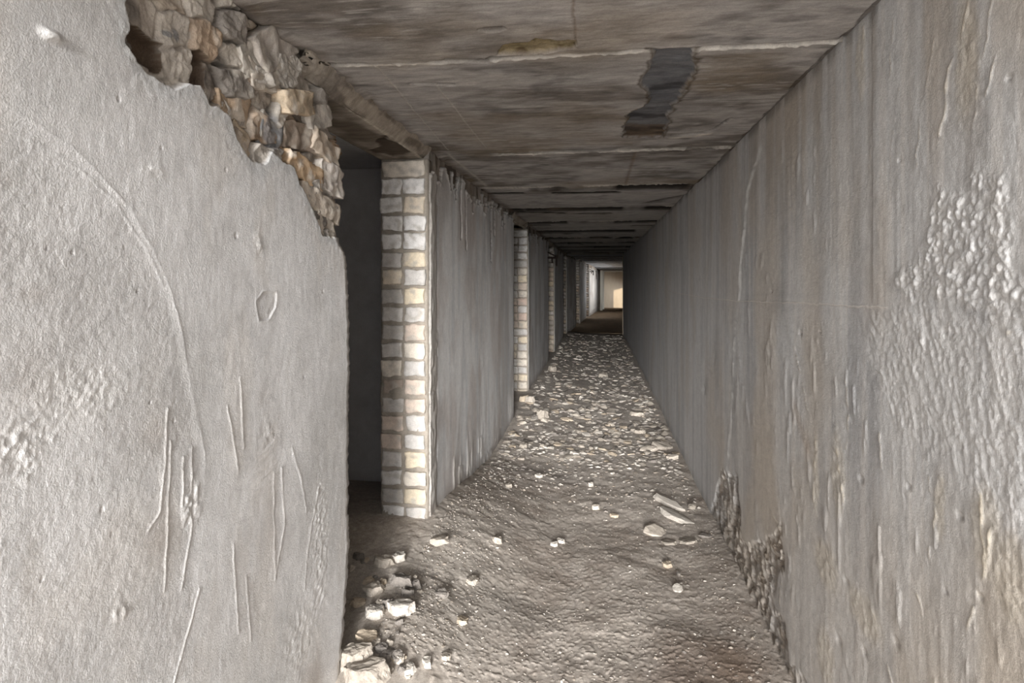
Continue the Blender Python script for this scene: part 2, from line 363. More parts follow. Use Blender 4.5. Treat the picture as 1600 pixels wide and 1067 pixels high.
# ------------------------------------------------------------------ right wall
def build_right():
    th = np.radians(np.linspace(32.5, 2.3, 430)); Yn = XR / np.tan(th)
    Yn = np.concatenate([np.linspace(MOUTH_Y, Yn[0] - 0.1, 30), Yn, [18.9]]) ; Yn = Yn[Yn <= 18.9]
    Zs = np.concatenate([np.linspace(-0.15, -0.08, 3), np.linspace(-0.07, ZC + 0.02, 900)])
    U, V = np.meshgrid(Yn, Zs)
    near = ss(6, 2.5, U)
    H = 0.003 * fbm(U * 2, V * 2, 3, 101) + 0.0012 * fbm(U * 12, V * 12, 3, 102)
    st = fbm(U * 60, V * 3.0, 4, 103)
    stm = ss(-0.25, 0.35, fbm(U * 2.2, V * 1.5, 3, 104))
    H += 0.0017 * stm * np.clip(st, -0.2, 1) + 0.0012 * near * fbm(U * 75, V * 40, 3, 105)
    drops = ss(0.34, 0.6, fbm(U * 34, V * 9, 3, 106)) * ss(0.0, 0.3, fbm(U * 3 + 5, V * 2, 3, 107)); H += 0.0045 * drops
    # rough thrown plaster
    uu = U + 0.02 * fbm(U * 14, V * 14, 3, 108); vv = V + 0.02 * fbm(U * 14 + 4, V * 14, 3, 109)
    rp = ss(-0.02, 0.02, poly(uu, vv, rw([(1462, 285), (1446, 375), (1424, 412), (1395, 440), (1412, 465), (1480, 474), (1562, 504), (1640, 530), (1660, 380), (1590, 440), (1578, 330), (1565, 280), (1530, 262), (1495, 300)])))
    lum = np.abs(fbm(U * 46, V * 42, 4, 110)); H += rp * (0.011 * lum + 0.004 * fbm(U * 100, V * 90, 3, 117) + 0.004 * fbm(U * 16, V * 16, 3, 111))
    rp2 = np.exp(-(seg_d(uu, vv, rw([(1530, 400), (1480, 420), (1560, 470), (1600, 500)])) / 0.03) ** 2); H += 0.008 * rp2 * np.clip(fbm(U * 20, V * 20, 3, 112) + .2, -1, 1)
    # trowelled sweeps
    tw = ss(-0.015, 0.03, poly(uu, vv, rw([(1356, 482), (1349, 555), (1375, 600), (1400, 690), (1487, 720), (1508, 770), (1560, 820), (1700, 860), (1700, 520), (1560, 505), (1480, 478), (1400, 470)])))
    c = on_x(1300, 760, XR); rr = np.hypot(U - c[0], V - c[1]); an = np.arctan2(V - c[1], U - c[0])
    sw = fbm(rr * 62 + 1.6 * fbm(U * 9, V * 9, 2, 113), an * 9, 4, 114)
    H += tw * (0.0032 * sw + 0.0035 * np.abs(fbm(U * 50, V * 42, 4, 115)) + 0.0022 * fbm(U * 110, V * 100, 3, 116))
    # dribbles
    dr = 0
    rng = random.Random(4)
    lines = [([(1501, 75), (1481, 108), (1478, 180), (1468, 213)], .006), ([(1512, 0), (1501, 75)], .004), ([(1460, 60), (1440, 160), (1432, 260)], .003), ([(1546, 0), (1532, 120), (1520, 200)], .003), ([(1395, 30), (1390, 120)], .005), ([(1348, 40), (1346, 130)], .004),
             ([(1365, 150), (1358, 240), (1352, 330)], .003), ([(1555, 90), (1540, 150)], .004), ([(1420, 50), (1400, 160), (1392, 250)], .003), ([(1258, 0), (1240, 190), (1234, 330)], .002), ([(1250, 150), (1240, 250), (1236, 330)], .003), ([(1240, 540), (1250, 580), (1262, 640)], .005), ([(1205, 560), (1203, 640)], .003),
             ([(1322, 590), (1326, 660), (1322, 700)], .005), ([(1450, 745), (1462, 800), (1452, 870)], .005), ([(1275, 690), (1272, 760), (1270, 800)], .007), ([(1308, 700), (1320, 790)], .009), ([(1534, 770), (1540, 900), (1512, 980)], .006), ([(1550, 830), (1540, 900)], .006), ([(1375, 670), (1380, 735)], .004),
             ([(1360, 950), (1380, 1000), (1395, 1067)], .004), ([(1290, 860), (1305, 905)], .004), ([(1205, 800), (1222, 830), (1222, 900), (1215, 970), (1225, 1040)], .005), ([(1435, 930), (1443, 960)], .006), ([(1575, 520), (1600, 530)], .006)]
    for pts, w in lines: dr = np.maximum(dr, line(U, V, rw(pts), w * 0.8, 0.010, seed=120 + int(pts[0][0]) % 17) * min(1.4, w / 0.003) * (0.55 + 0.6 * vn(V * 40, U * 40, 121)))
    H += 0.0042 * dr
    rgh = 0
    for (x, y, rx, ry) in ((1310, 740, 26, 60), (1275, 740, 12, 60), (1290, 880, 50, 30), (1350, 960, 60, 30), (1540, 830, 34, 60), (1470, 790, 16, 50), (1510, 90, 30, 90), (1580, 900, 40, 60), (1345, 100, 16, 60), (1290, 1030, 34, 40)):
        c = on_x(x, y, XR); s = c[0] / FPX * 1.3; rgh = np.maximum(rgh, blob(uu, vv, c, rx * s, ry * s))
    H += 0.006 * ss(0.2, 0.8, rgh) * np.abs(fbm(U * 36, V * 26, 3, 130))
    # seams between pours
    seam = rw([(1187, 232), (1167, 300), (1163, 356), (1156, 412), (1154, 469), (1148, 510), (1146, 562), (1142, 656), (1138, 700), (1134, 760)])
    sl = line(U, V, seam, 0.024, 0.02, 140) * ss(-.5, .1, fbm(V * 14, U * 3, 3, 144)); H += 0.008 * sl * (0.75 + .5 * fbm(V * 20, U * 0, 2, 141)) - 0.003 * line(U + 0.03, V, seam, 0.015)
    hs = rw([(1022, 446), (1060, 458), (1100, 465), (1150, 470), (1250, 473), (1330, 478), (1387, 480)]); hl = line(U, V, hs, 0.003, 0.004, 142)
    H += 0.004 * hl; H -= 0.003 * ss(0.0, 0.05, V - np.interp(U, [p[0] for p in hs[::-1]], [p[1] for p in hs[::-1]])) * (U > 1.9)
    s2 = 0
    for Y in (9.6, 14.2): s2 = np.maximum(s2, np.exp(-((U - Y - 0.05 * vn(V * 3, U * 0, 143)) / 0.16) ** 2))
    H += 0.006 * s2
    step = 0.012 * (U > 9.6) + 0.01 * (U > 14.2); H -= step
    # decayed foot of the wall
    bd = poly(U + 0.05 * fbm(U * 12, V * 12, 3, 150), V + 0.05 * fbm(U * 12 + 3, V * 12, 3, 151), rw([(1128, 735), (1152, 748), (1160, 850), (1188, 842), (1224, 815), (1224, 890), (1206, 925), (1222, 960), (1232, 1030), (1262, 1067), (1330, 1150), (1200, 1300), (1100, 840)]))
    k = ss(-0.005, 0.02, bd)
    f1, f2, idn = cell(U * 26, V * 26, 152)
    H = H + k * (-0.012 + 0.022 * (idn - 0.5) + 0.012 * fbm(U * 40, V * 30, 3, 153))
    gv = line(U, V, rw([(1150, 750), (1148, 800), (1142, 850)]), 0.028, 0.02, 154); H -= 0.03 * gv
    for (x, y, r) in ((1500, 805, 4), (1345, 748, 4), (1420, 760, 3), (1322, 908, 4), (1400, 1003, 5), (1350, 1017, 4), (1530, 930, 4), (1250, 520, 3), (1281, 518, 1.5), (1477, 517, 3), (1480, 925, 2), (1100, 608, 4), (1092, 434, 3), (1205, 455, 2), (1575, 122, 3), (1405, 250, 2), (1488, 520, 2), (1310, 1000, 5)):
        c = on_x(x, y, XR); r = r * c[0] / FPX * 1.25; H -= 0.014 * blob(uu * 0.3 + U * 0.7, V, c, r * 1.5, r)
    COL = np.ones(U.shape + (3,)) * S(188, 187, 186)
    band = fbm(U * 9, V * 0.9, 4, 160); band2 = fbm(U * 24, V * 1.1, 3, 161)
    COL = mixc(COL, S(146, 146, 148), 0.8 * ss(-0.15, 0.45, band)); COL = mixc(COL, S(204, 199, 194), 0.55 * ss(0.05, 0.5, band2)); COL = mixc(COL, S(138, 135, 133), 0.4 * ss(0.1, 0.55, -band2))
    warm = fbm(U * 2.6, V * 1.3, 3, 162)
    low = ss(1.25, 0.6, V); COL = mixc(COL, S(176, 162, 145), np.clip(0.55 * ss(-0.1, 0.5, warm) + 0.35 * low * near, 0, 0.8))
    COL = mixc(COL, S(166, 151, 132), 0.5 * ss(1.6, 2.1, V) * ss(-0.2, 0.5, band) * near)
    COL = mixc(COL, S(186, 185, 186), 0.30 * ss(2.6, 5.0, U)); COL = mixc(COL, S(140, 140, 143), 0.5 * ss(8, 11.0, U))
    COL = mixc(COL, S(200, 198, 196), 0.6 * np.maximum(rp, tw) * ss(-0.4, 0.3, warm * -1 + .2))
    COL = mixc(COL, S(190, 178, 158), 0.5 * ss(0.2, 0.8, dr) + 0.45 * ss(0.3, 0.8, rgh)); COL = mixc(COL, S(224, 222, 218), 0.8 * sl); COL = mixc(COL, S(208, 200, 192), 0.7 * hl)
    COL = mixc(COL, S(176, 172, 166), 0.5 * s2)
    COL = mixc(COL, S(112, 98, 84), 0.85 * k * (0.6 + 0.7 * fbm(U * 22, V * 22, 3, 163))); COL = mixc(COL, S(66, 58, 52), 0.8 * gv)
    st1 = line(U, V, rw([(1242, 640), (1262, 700)]), 0.035, 0.0); COL = mixc(COL, S(150, 128, 108), 0.45 * st1)
    for (x, y, rx, ry) in ((1104, 602, 7, 12), (1230, 900, 9, 50), (1120, 560, 10, 60), (1215, 470, 26, 24)):
        c = on_x(x, y, XR); s = c[0] / FPX * 2; COL = mixc(COL, S(96, 92, 90), 0.4 * blob(uu, vv, c, rx * s, ry * s * 0.6))
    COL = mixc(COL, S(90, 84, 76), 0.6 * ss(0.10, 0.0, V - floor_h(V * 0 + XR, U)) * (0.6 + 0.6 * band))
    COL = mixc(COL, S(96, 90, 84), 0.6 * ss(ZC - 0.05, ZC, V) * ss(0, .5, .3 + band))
    taper = lambda Y: XR - 0.0065 * np.clip(Y - 5, 0, 14)
    H = H * (0.55 + 0.3 * k)
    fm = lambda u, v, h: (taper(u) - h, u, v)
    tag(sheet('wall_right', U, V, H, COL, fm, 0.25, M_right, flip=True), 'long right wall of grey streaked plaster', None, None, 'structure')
build_right()

# ------------------------------------------------------------------ ceiling
JOINTS = [0.55, 2.12, 3.70, 5.20, 6.75, 8.30, 9.85, 11.4, 13.0, 14.6, 16.2, 17.8]
def build_ceiling():
    yy = np.linspace(-40, 425, 560); d = (ZC - CAMZ) * FPX / (HOR - yy); Yn = d
    Yn = np.concatenate([np.linspace(ROOF_Y, Yn[0] - 0.1, 10), Yn[Yn < 19.0], [19.0]])
    Xs = np.concatenate([np.linspace(XL - 0.04, XR + 0.01, 620), [XR + 0.05, XR + 0.14, XR + 0.24]])
    U, V = np.meshgrid(Xs, Yn)               # U across, V along
    H = 0.003 * fbm(U * 2, V * 2, 3, 201) + 0.0007 * fbm(U * 16, V * 50, 4, 202) + 0.0015 * fbm(U * 18, V * 22, 3, 203)
    sid = np.zeros(U.shape)
    for j in JOINTS: sid += (V > j)
    H += 0.010 * (h2(sid, sid * 0 + 3, 9) - 0.5)
    COL = np.ones(U.shape + (3,)) * S(148, 142, 137)
    a = fbm(U * 2.4, V * 3.5, 4, 204); b = fbm(U * 3, V * 14, 4, 205)
    COL = mixc(COL, S(92, 85, 79), ss(-0.05, 0.45, a)); COL = mixc(COL, S(156, 149, 142), 0.7 * ss(0.0, 0.5, b)); COL = mixc(COL, S(72, 68, 66), 0.6 * ss(0.12, 0.5, fbm(U * 5, V * 9, 4, 206)))
    COL = mixc(COL, S(116, 100, 80), 0.5 * ss(0, 0.5, fbm(U * 1.7 + 3, V * 2, 3, 207)))
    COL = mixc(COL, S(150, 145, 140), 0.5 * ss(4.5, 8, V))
    # pale streaks across
    COL = mixc(COL, S(170, 164, 156), 0.5 * ss(0.2, 0.5, fbm(U * 9, V * 70, 3, 208)) * ss(-0.1, 0.4, fbm(U * 3, V * 3, 2, 209)))
    for i, j in enumerate(JOINTS):
        jj = j + 0.018 * fbm(U * 2.5, U * 0 + i, 3, 210 + i) + 0.004 * fbm(U * 40, U * 0, 2, 211)
        w = 0.009 if j < 4 else 0.045 + 0.010 * j
        gap = np.exp(-((V - jj) / w) ** 2); lip = np.exp(-((V - jj - w * (1.8 if j < 4 else -1.6)) / max(0.010, w * 0.4)) ** 2)
        openm = ss(-0.15, 0.25, fbm(U * 3.0, U * 0 + 7 * i, 3, 220 + i) + (0.42 if j > 4.5 else -0.12))
        mort = ss(-0.2, 0.2, fbm(U * 4, U * 0 + 5 * i, 3, 240 + i) + (0.28 if j < 5 else -0.12))
        gcol = gap if j < 4 else np.exp(-np.abs((V - jj - 0.5 * w) / (1.25 * w)) ** 4)  # wide joints: gap's darkness painted over the groove's lit far face
        H += (0.022 if j < 4 else 0.035) * gap * openm; H -= 0.009 * lip * mort * (0.5 + 0.6 * vn(U * 60, V * 20, 212))
        COL = mixc(COL, S(30, 27, 25), (0.85 if j < 4 else 0.97) * gcol * openm); COL = mixc(COL, S(205, 197, 184), 0.75 * lip * mort)
        if j > 4.5:
            spall = ss(0.3, 0.6, fbm(U * 2.2 + 4 * i, V * 6, 3, 260 + i)) * np.exp(-((V - jj) / 0.3) ** 2)
            H += 0.014 * spall; COL = mixc(COL, S(84, 70, 56), 0.7 * spall)
            jc = jj + 0.45 + 0.25 * vn(U * 1.2, U * 0 + i, 230 + i); g2 = np.exp(-((V - jc) / (0.03 + 0.007 * j)) ** 2) * ss(0.1, 0.4, fbm(U * 2.2, U * 0 + i * 3, 2, 231 + i))
            H += 0.02 * g2; COL = mixc(COL, S(24, 22, 20), 0.97 * ss(0.15, 0.6, g2))
    # lines of the shuttering boards
    for pts, w, k in (([(588, 104), (700, 235)], 0.004, 1), ([(682, 135), (760, 232)], 0.004, 1), ([(993, 238), (976, 293)], 0.012, -1), ([(895, 0), (900, 70)], 0.004, -1), ([(950, 395), (958, 415)], 0.03, -1), ([(700, 240), (760, 290)], 0.012, 1)):
        g = line(U, V, ce(pts), w, 0.004, 250); H -= 0.002 * k * g; COL = mixc(COL, S(170, 162, 150) if k > 0 else S(92, 74, 60), 0.6 * g)
    uu = U + 0.022 * fbm(U * 14, V * 14, 3, 251); vv = V + 0.022 * fbm(U * 14 + 5, V * 14, 3, 252)
    tar = poly(uu, vv, ce([(1016, 78), (1087, 75), (1087, 112), (1050, 169), (1037, 216), (975, 216), (981, 181), (1009, 166), (1015, 144), (1003, 134), (1015, 100)]))
    k = ss(0, 0.008, tar); H += 0.010 * k * (1 + 0.3 * fbm(U * 14, V * 10, 3, 253)); H -= 0.003 * np.exp(-((tar + 0.006) / 0.006) ** 2)
    COL = mixc(COL, S(70, 72, 76), 0.9 * k)
    br = ss(0.0, 0.1, -(V - on_z(1010, 170, ZC)[1]) * -1) ; COL = mixc(COL, S(72, 58, 42), 0.75 * k * ss(3.0, 3.25, V))
    COL = mixc(COL, S(34, 33, 34), 0.7 * k * ss(0.1, 0.5, fbm(U * 6, V * 9, 3, 254))); COL = mixc(COL, S(92, 94, 97), 0.6 * k * ss(0.1, 0.5, -fbm(U * 6, V * 9, 3, 254)))
    COL = mixc(COL, S(60, 52, 44), 0.8 * np.exp(-((tar + 0.004) / 0.006) ** 2))
    sp = poly(uu, vv, ce([(769, 88), (790, 73), (837, 61), (897, 69), (901, 80), (860, 86), (825, 89)])); k = ss(0, 0.005, sp)
    H += k * (0.016 + 0.008 * fbm(U * 30, V * 40, 3, 255)); COL = mixc(COL, S(112, 96, 66), 0.85 * k); COL = mixc(COL, S(44, 36, 30), 0.7 * k * ss(0.0, 0.3, fbm(U * 12, V * 30, 3, 256)))
    k = ss(0.35, 0.6, blob(uu, vv, on_z(771, 49, ZC), 0.036, 0.024)); H += 0.03 * k; COL = mixc(COL, S(50, 42, 36), 0.8 * k)
    for pts, w in (([(644, 134), (675, 133), (706, 134)], 0.010), ([(1050, 213), (1080, 211), (1112, 206), (1142, 186)], 0.007), ([(1075, 233), (1112, 233)], 0.012), ([(500, 128), (535, 125)], 0.02), ([(1010, 318), (1060, 308), (1085, 304)], 0.05), ([(700, 96), (760, 100), (770, 92)], 0.01)):
        g = line(U, V, ce(pts), w, 0.006, 257); H += 0.016 * g; COL = mixc(COL, S(36, 32, 30), 0.85 * g)
    g = line(U, V, ce([(1048, 217), (1085, 214), (1110, 210)]), 0.012, 0.006, 258); H -= 0.006 * g; COL = mixc(COL, S(186, 174, 156), 0.7 * g)
    for (x, y, rx, ry) in ((640, 50, 130, 26), (1090, 160, 60, 40), (840, 190, 120, 20), (560, 80, 60, 20), (900, 112, 120, 20)):
        c = on_z(x, y, ZC); s = c[1] / FPX; COL = mixc(COL, S(66, 62, 60), 0.55 * blob(uu, vv, c, rx * s, ry * s * 2.5) * (0.6 + b))
    # ragged gap above the right wall
    e = ss(XR - 0.022, XR - 0.008, U + 0.012 * fbm(V * 14, U * 0, 3, 259)); H += 0.01 * e; COL = mixc(COL, S(60, 54, 50), 0.7 * e)
    e = ss(XL + 0.06, XL, U + 0.03 * fbm(V * 9, U * 0, 3, 260)); H -= 0.01 * e * (vn(V * 18, U * 20, 261)); COL = mixc(COL, S(78, 66, 56), 0.6 * e)
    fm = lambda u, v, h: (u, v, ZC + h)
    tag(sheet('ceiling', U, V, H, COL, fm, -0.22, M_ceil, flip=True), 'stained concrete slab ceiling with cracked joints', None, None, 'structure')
build_ceiling()

# ------------------------------------------------------------------ floor
def build_floor():
    yy = np.linspace(1110, 517, 560); Yn = CAMZ * FPX / (yy - HOR)
    Yn = np.concatenate([np.linspace(MOUTH_Y, Yn[0] - 0.1, 12), Yn[Yn < 19.4], [19.4]])
    Xs = np.concatenate([np.linspace(-3.4, -1.35, 20), np.linspace(-1.32, XR + 0.05, 560)])
    U, V = np.meshgrid(Xs, Yn); H = floor_h(U, V)
    H += 0.0015 * ss(0.3, 0.6, fbm(U * 30, V * 30, 3, 301)) + 0.002 * ss(0.3, 0.5, fbm(U * 70, V * 70, 2, 302)) * ss(9, 5, V)
    COL = np.ones(U.shape + (3,)) * S(148, 137, 126)
    a = fbm(U * 2.5, V * 2.5, 4, 303); b = fbm(U * 9, V * 9, 4, 304)
    COL = mixc(COL, S(126, 114, 103), ss(-0.05, 0.4, a)); COL = mixc(COL, S(162, 151, 140), 0.7 * ss(0, 0.45, b))
    COL = mixc(COL, S(160, 150, 138), 0.7 * ss(0.34, 0.55, fbm(U * 45, V * 45, 3, 305)))
    for (x, y, rx, ry, c) in ((1130, 990, 60, 70, S(96, 80, 68)), (1060, 1050, 80, 40, S(98, 83, 72)), (1160, 1040, 50, 30, S(108, 90, 76)), (940, 850, 60, 30, S(126, 116, 106)), (860, 740, 90, 24, S(112, 104, 97)), (760, 960, 90, 50, S(132, 124, 115))):
        p = on_z(x, y, 0.0); s = p[1] / FPX
        COL = mixc(COL, c, 0.75 * blob(U, V, p, rx * s, ry * s * 2.0) * np.clip(0.75 + a, 0, 1))
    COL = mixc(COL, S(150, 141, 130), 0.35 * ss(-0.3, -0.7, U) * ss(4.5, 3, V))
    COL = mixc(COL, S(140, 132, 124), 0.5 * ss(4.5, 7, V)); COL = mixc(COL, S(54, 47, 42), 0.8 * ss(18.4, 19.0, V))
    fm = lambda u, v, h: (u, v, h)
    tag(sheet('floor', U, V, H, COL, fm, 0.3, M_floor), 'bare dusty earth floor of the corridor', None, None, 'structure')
build_floor()

# ------------------------------------------------------------------ left wall sections further in
OPEN = [(2.36, 3.45), (7.05, 8.47), (11.9, 13.4), (16.9, 18.4), (21.9, 23.4), (26.9, 28.4)]
def left_panel(Y0, Y1, idx):
    f = 1.0 if idx == 0 else (0.6 if idx == 1 else 0.35)
    a0, a1 = math.atan(-XL / Y0), math.atan(-XL / Y1); npx = abs(a1 - a0) * FPX
    Yn = -XL / np.tan(np.linspace(a0, a1, max(12, int(npx * 1.3))))
    if idx >= 4: Yn = np.linspace(Y0, Y1, 16)
    Zs = np.linspace(-0.15, ZC + 0.005, max(90, int(680 * f)))
    U = Yn[None, :] * np.ones((len(Zs), 1)); V = Zs[:, None] * np.ones((1, len(Yn)))
    e0 = 0.012 * fbm(Zs * 14, Zs * 0 + idx, 3, 400) + 0.006 * fbm(Zs * 50, Zs * 0, 2, 401)
    U = U + ss(0.25, 0, U - Y0) * e0[:, None] + ss(0.25, 0, Y1 - U) * e0[:, None] * 1.2
    H = 0.003 * fbm(U * 2, V * 1.5, 3, 402 + idx) + 0.0012 * fbm(U * 10, V * 10, 3, 403) + 0.0006 * fbm(U * 40, V * 20, 3, 404)
    COL = np.ones(U.shape + (3,)) * S(204, 202, 200)
    s1 = fbm(U * 4, V * 0.9, 4, 405 + idx); s2 = fbm(U * 12, V * 1.6, 3, 406)
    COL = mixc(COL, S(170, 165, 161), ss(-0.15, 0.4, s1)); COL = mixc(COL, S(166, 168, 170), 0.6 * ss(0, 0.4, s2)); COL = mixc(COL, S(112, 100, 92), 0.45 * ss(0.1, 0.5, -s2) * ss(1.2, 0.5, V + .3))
    COL = mixc(COL, S(150, 132, 120), 0.4 * ss(0.1, 0.5, fbm(U * 3, V * 2, 3, 407)))
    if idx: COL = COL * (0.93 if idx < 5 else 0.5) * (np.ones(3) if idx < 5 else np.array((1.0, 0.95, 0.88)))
    # flaking along the top
    sp = np.abs(fbm(U * 6.5, V * 0.8, 3, 408 + idx)); top = ZC - 0.03 - 0.34 * np.clip(sp * 1.5, 0, 1) ** 1.2 * (0.6 + 0.4 * vn(U * 2, V * 0, 409)) - 0.10 * ss(Y0 + 0.35, Y0, U)
    slab = 0; sc = V - top - 0.02 * fbm(U * 30, V * 12, 3, 410)
    m = ss(-0.003, 0.006, sc); H += m * (-0.020 + 0.018 * fbm(U * 16, V * 6, 3, 411)) + 0.007 * np.exp(-((sc + 0.010) / 0.012) ** 2)
    COL = mixc(COL, S(112, 98, 84), 0.85 * m); COL = mixc(COL, S(52, 46, 42), 0.8 * m * ss(0.05, 0.35, fbm(U * 13, V * 3, 3, 412))); COL = mixc(COL, S(205, 199, 190), 0.6 * np.exp(-((sc + 0.006) / 0.010) ** 2) * ss(-.2, .3, fbm(U * 12, V * 12, 2, 416)))
    slit = 0
    for q in range(int((Y1 - Y0) * 1.6)):
        r = random.Random(idx * 50 + q); y = Y0 + 0.3 + (q + r.random()) / 1.7; L = 0.12 + 0.4 * r.random() ** 2
        slit = np.maximum(slit, line(U, V, [(y, ZC - 0.05), (y + 0.02, ZC - 0.1 - L)], 0.014, 0.02, q))
    H -= 0.022 * slit; COL = mixc(COL, S(50, 44, 40), 0.8 * slit)
    # plaster crust at the pillar side: thick, pale and lumpy; farther in, shade is put into its colour
    d0 = U - Y0 - e0[:, None]
    lip = ss(0.17, 0.12, d0 + 0.03 * fbm(V * 7, U * 3, 3, 413)); H += lip * (0.002 + 0.008 * np.abs(fbm(U * 18, V * 9, 3, 414))) - 0.006 * np.exp(-((d0 - 0.15) / 0.012) ** 2)
    COL = mixc(COL, S(138, 131, 122) * (1 if idx < 1 else 0.45), 0.8 * lip)
    # runs of mortar at the foot
    ft = V - floor_h(V * 0 + XL, U)
    fo = ss(0.5, 0.05, ft) * ss(0.42, 0.62, fbm(U * 9, V * 4, 3, 415) + 0.2); H += 0.006 * fo; COL = mixc(COL, S(190, 184, 175), 0.5 * fo)
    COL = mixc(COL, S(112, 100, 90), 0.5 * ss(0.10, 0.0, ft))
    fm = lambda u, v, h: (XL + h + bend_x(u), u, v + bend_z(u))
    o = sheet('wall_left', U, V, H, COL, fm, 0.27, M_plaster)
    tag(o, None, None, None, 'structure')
for i in range(6):
    y0 = OPEN[i][1]; y1 = OPEN[i + 1][0] if i < 5 else 42.0
    left_panel(y0 + 0.055, y1, i)

# ------------------------------------------------------------------ rough blocks (bricks and stones)
def block_arrays(sx, sy, sz, seed, n=6, bev=0.18, amp=0.06, dents=0.0):
    """rounded, noisy block centred on the origin"""
    V = []; F = []; key = {}
    def vid(p):
        k = tuple(round(c, 5) for c in p)
        if k not in key: key[k] = len(V); V.append(p)
        return key[k]
    for ax in range(3):
        for sg in (-1, 1):
            for i in range(n):
                for j in range(n):
                    q = []
                    for (a, b) in ((i, j), (i + 1, j), (i + 1, j + 1), (i, j + 1)):
                        p = [0, 0, 0]; p[ax] = sg; p[(ax + 1) % 3] = -1 + 2 * a / n; p[(ax + 2) % 3] = -1 + 2 * b / n
                        q.append(vid(tuple(p)))
                    F.append(q if sg > 0 else q[::-1])
    P = np.array(V)
    l4 = (np.abs(P) ** 7).sum(1) ** (1 / 7)
    P = P * (1 - bev) + bev * P / l4[:, None] 
    out = []
    m = min(sx, sy, sz)
    for p in P:
        w = Vector((p[0] * sx / 2, p[1] * sy / 2, p[2] * sz / 2)); s = w / m * 1.6 + Vector((seed * 3.7, seed * 1.3, seed * 2.1))
        nv = mnoise.noise_vector(s) + 0.5 * mnoise.noise_vector(s * 2.6) + dents * mnoise.noise_vector(s * 7)
        out.append(w + nv * m * amp)
    return np.array(out), np.array(F)
def join_arrays(items):            # items: (V, F, colour)
    Vs, Fs, Cs = [], [], []; n = 0
    for V, F, c in items:
        Vs.append(V); Fs.append(F + n); Cs.append(np.ones((len(V), 3)) * c); n += len(V)
    return np.concatenate(Vs), np.concatenate(Fs), np.concatenate(Cs)

# brick pillars at the near end of every inner wall section
BCOL = [S(206, 202, 198), S(184, 178, 172), S(200, 188, 172), S(194, 178, 156), S(188, 168, 152), S(166, 160, 154), S(202, 184, 156), S(182, 156, 140)]
def pillar(Y, idx, n, label):
    bx = float(bend_x(np.array(Y))); rng = random.Random(77 + idx)
    root = tag(empty('brick_pillar', (XL - 0.14 + bx, Y, 0)), label, 'pillar', 'brick pillars at the ends of the left wall sections')
    zb = 0.02; pitch = 0.1015; W = 0.262; items = []
    k = 0; z = zb
    ztop = ZC - 0.062
    while z < ztop - 0.02:
        hh = pitch * rng.uniform(0.80, 0.88); hh = min(hh, ztop - z)
        if ztop - z < 0.16 or k % 9 == 8 and idx: cuts = [0, W]
        else:
            s = 0.5 + rng.uniform(-0.03, 0.03); cuts = [0, W * s, W]
        for a, b in zip(cuts[:-1], cuts[1:]):
            w = b - a - 0.010
            t = z / ztop
            c = BCOL[0] if t > 0.78 and rng.random() < 0.8 else rng.choice(BCOL[:6] if a == 0 else BCOL)
            c = c * rng.uniform(0.86, 1.05)
            V, F = block_arrays(w * rng.uniform(0.93, 1.02), 0.10, hh * rng.uniform(0.9, 1.04), rng.random() * 40, n, 0.20, 0.10)
            ang = rng.uniform(-0.03, 0.03); V = np.stack([V[:, 0] - V[:, 2] * ang, V[:, 1], V[:, 2] + V[:, 0] * ang], -1)
            V = V + np.array((-W / 2 + (a + b) / 2 + rng.uniform(-.004, .004), 0.05 + rng.uniform(-0.006, 0.008), z + hh / 2))
            if idx == 0 and 0.86 < z < 0.95 and a == 0: c = c * 0.5
            c = c * (0.84 + 0.12 * t)
            if idx >= 2: c = c * (0.62 if idx == 2 else 0.38) * np.array((1.0, 0.93, 0.86))  # third is brownish; shade put into the colour of the far, sunlit fronts
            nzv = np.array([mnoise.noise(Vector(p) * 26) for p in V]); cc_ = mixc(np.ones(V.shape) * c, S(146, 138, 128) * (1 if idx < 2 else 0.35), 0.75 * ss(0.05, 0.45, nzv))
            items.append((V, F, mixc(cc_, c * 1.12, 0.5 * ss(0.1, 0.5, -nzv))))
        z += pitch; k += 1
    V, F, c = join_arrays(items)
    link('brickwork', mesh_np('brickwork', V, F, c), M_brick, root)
    # mortar behind and between, with a lumpy face
    nz = 130 if idx < 2 else 50; nx = 26
    Us, Vs = np.meshgrid(np.linspace(-0.134, 0.134, nx), np.linspace(-0.02, ztop, nz))
    Hh = 0.002 + 0.011 * fbm(Us * 22, Vs * 22, 4, 500 + idx)
    if idx == 0:
        Hh = Hh + 0.020 * np.exp(-(((Us + 0.04) / 0.09) ** 2 + ((Vs - 0.93) / 0.045) ** 2)) + 0.016 * np.exp(-(((Us + 0.09) / 0.05) ** 2 + ((Vs - 0.22) / 0.05) ** 2))
    cc = np.ones(Us.shape + (3,)) * S(118, 109, 98) * (0.95 + 0.3 * fbm(Us * 20, Vs * 20, 3, 501))[..., None]
    if idx >= 2: cc = cc * (0.6 if idx == 2 else 0.35)  # far mortar gets the same painted shade
    fm = lambda u, v, h: (u, 0.019 - h, v)
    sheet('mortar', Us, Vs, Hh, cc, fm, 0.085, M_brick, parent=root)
    return root
plabel = ['whitewashed brick pillar nearest the camera beside the dark doorway', 'second brick pillar along the left side of the corridor', 'third brick pillar on the left, thin with brownish bricks', 'fourth brick pillar on the left in shade', 'fifth brick pillar on the left, far down the corridor', 'sixth and farthest brick pillar on the left']
for i, (a, b) in enumerate(OPEN): pillar(b, i, (10, 5, 3, 2, 2, 2)[i], plabel[i])

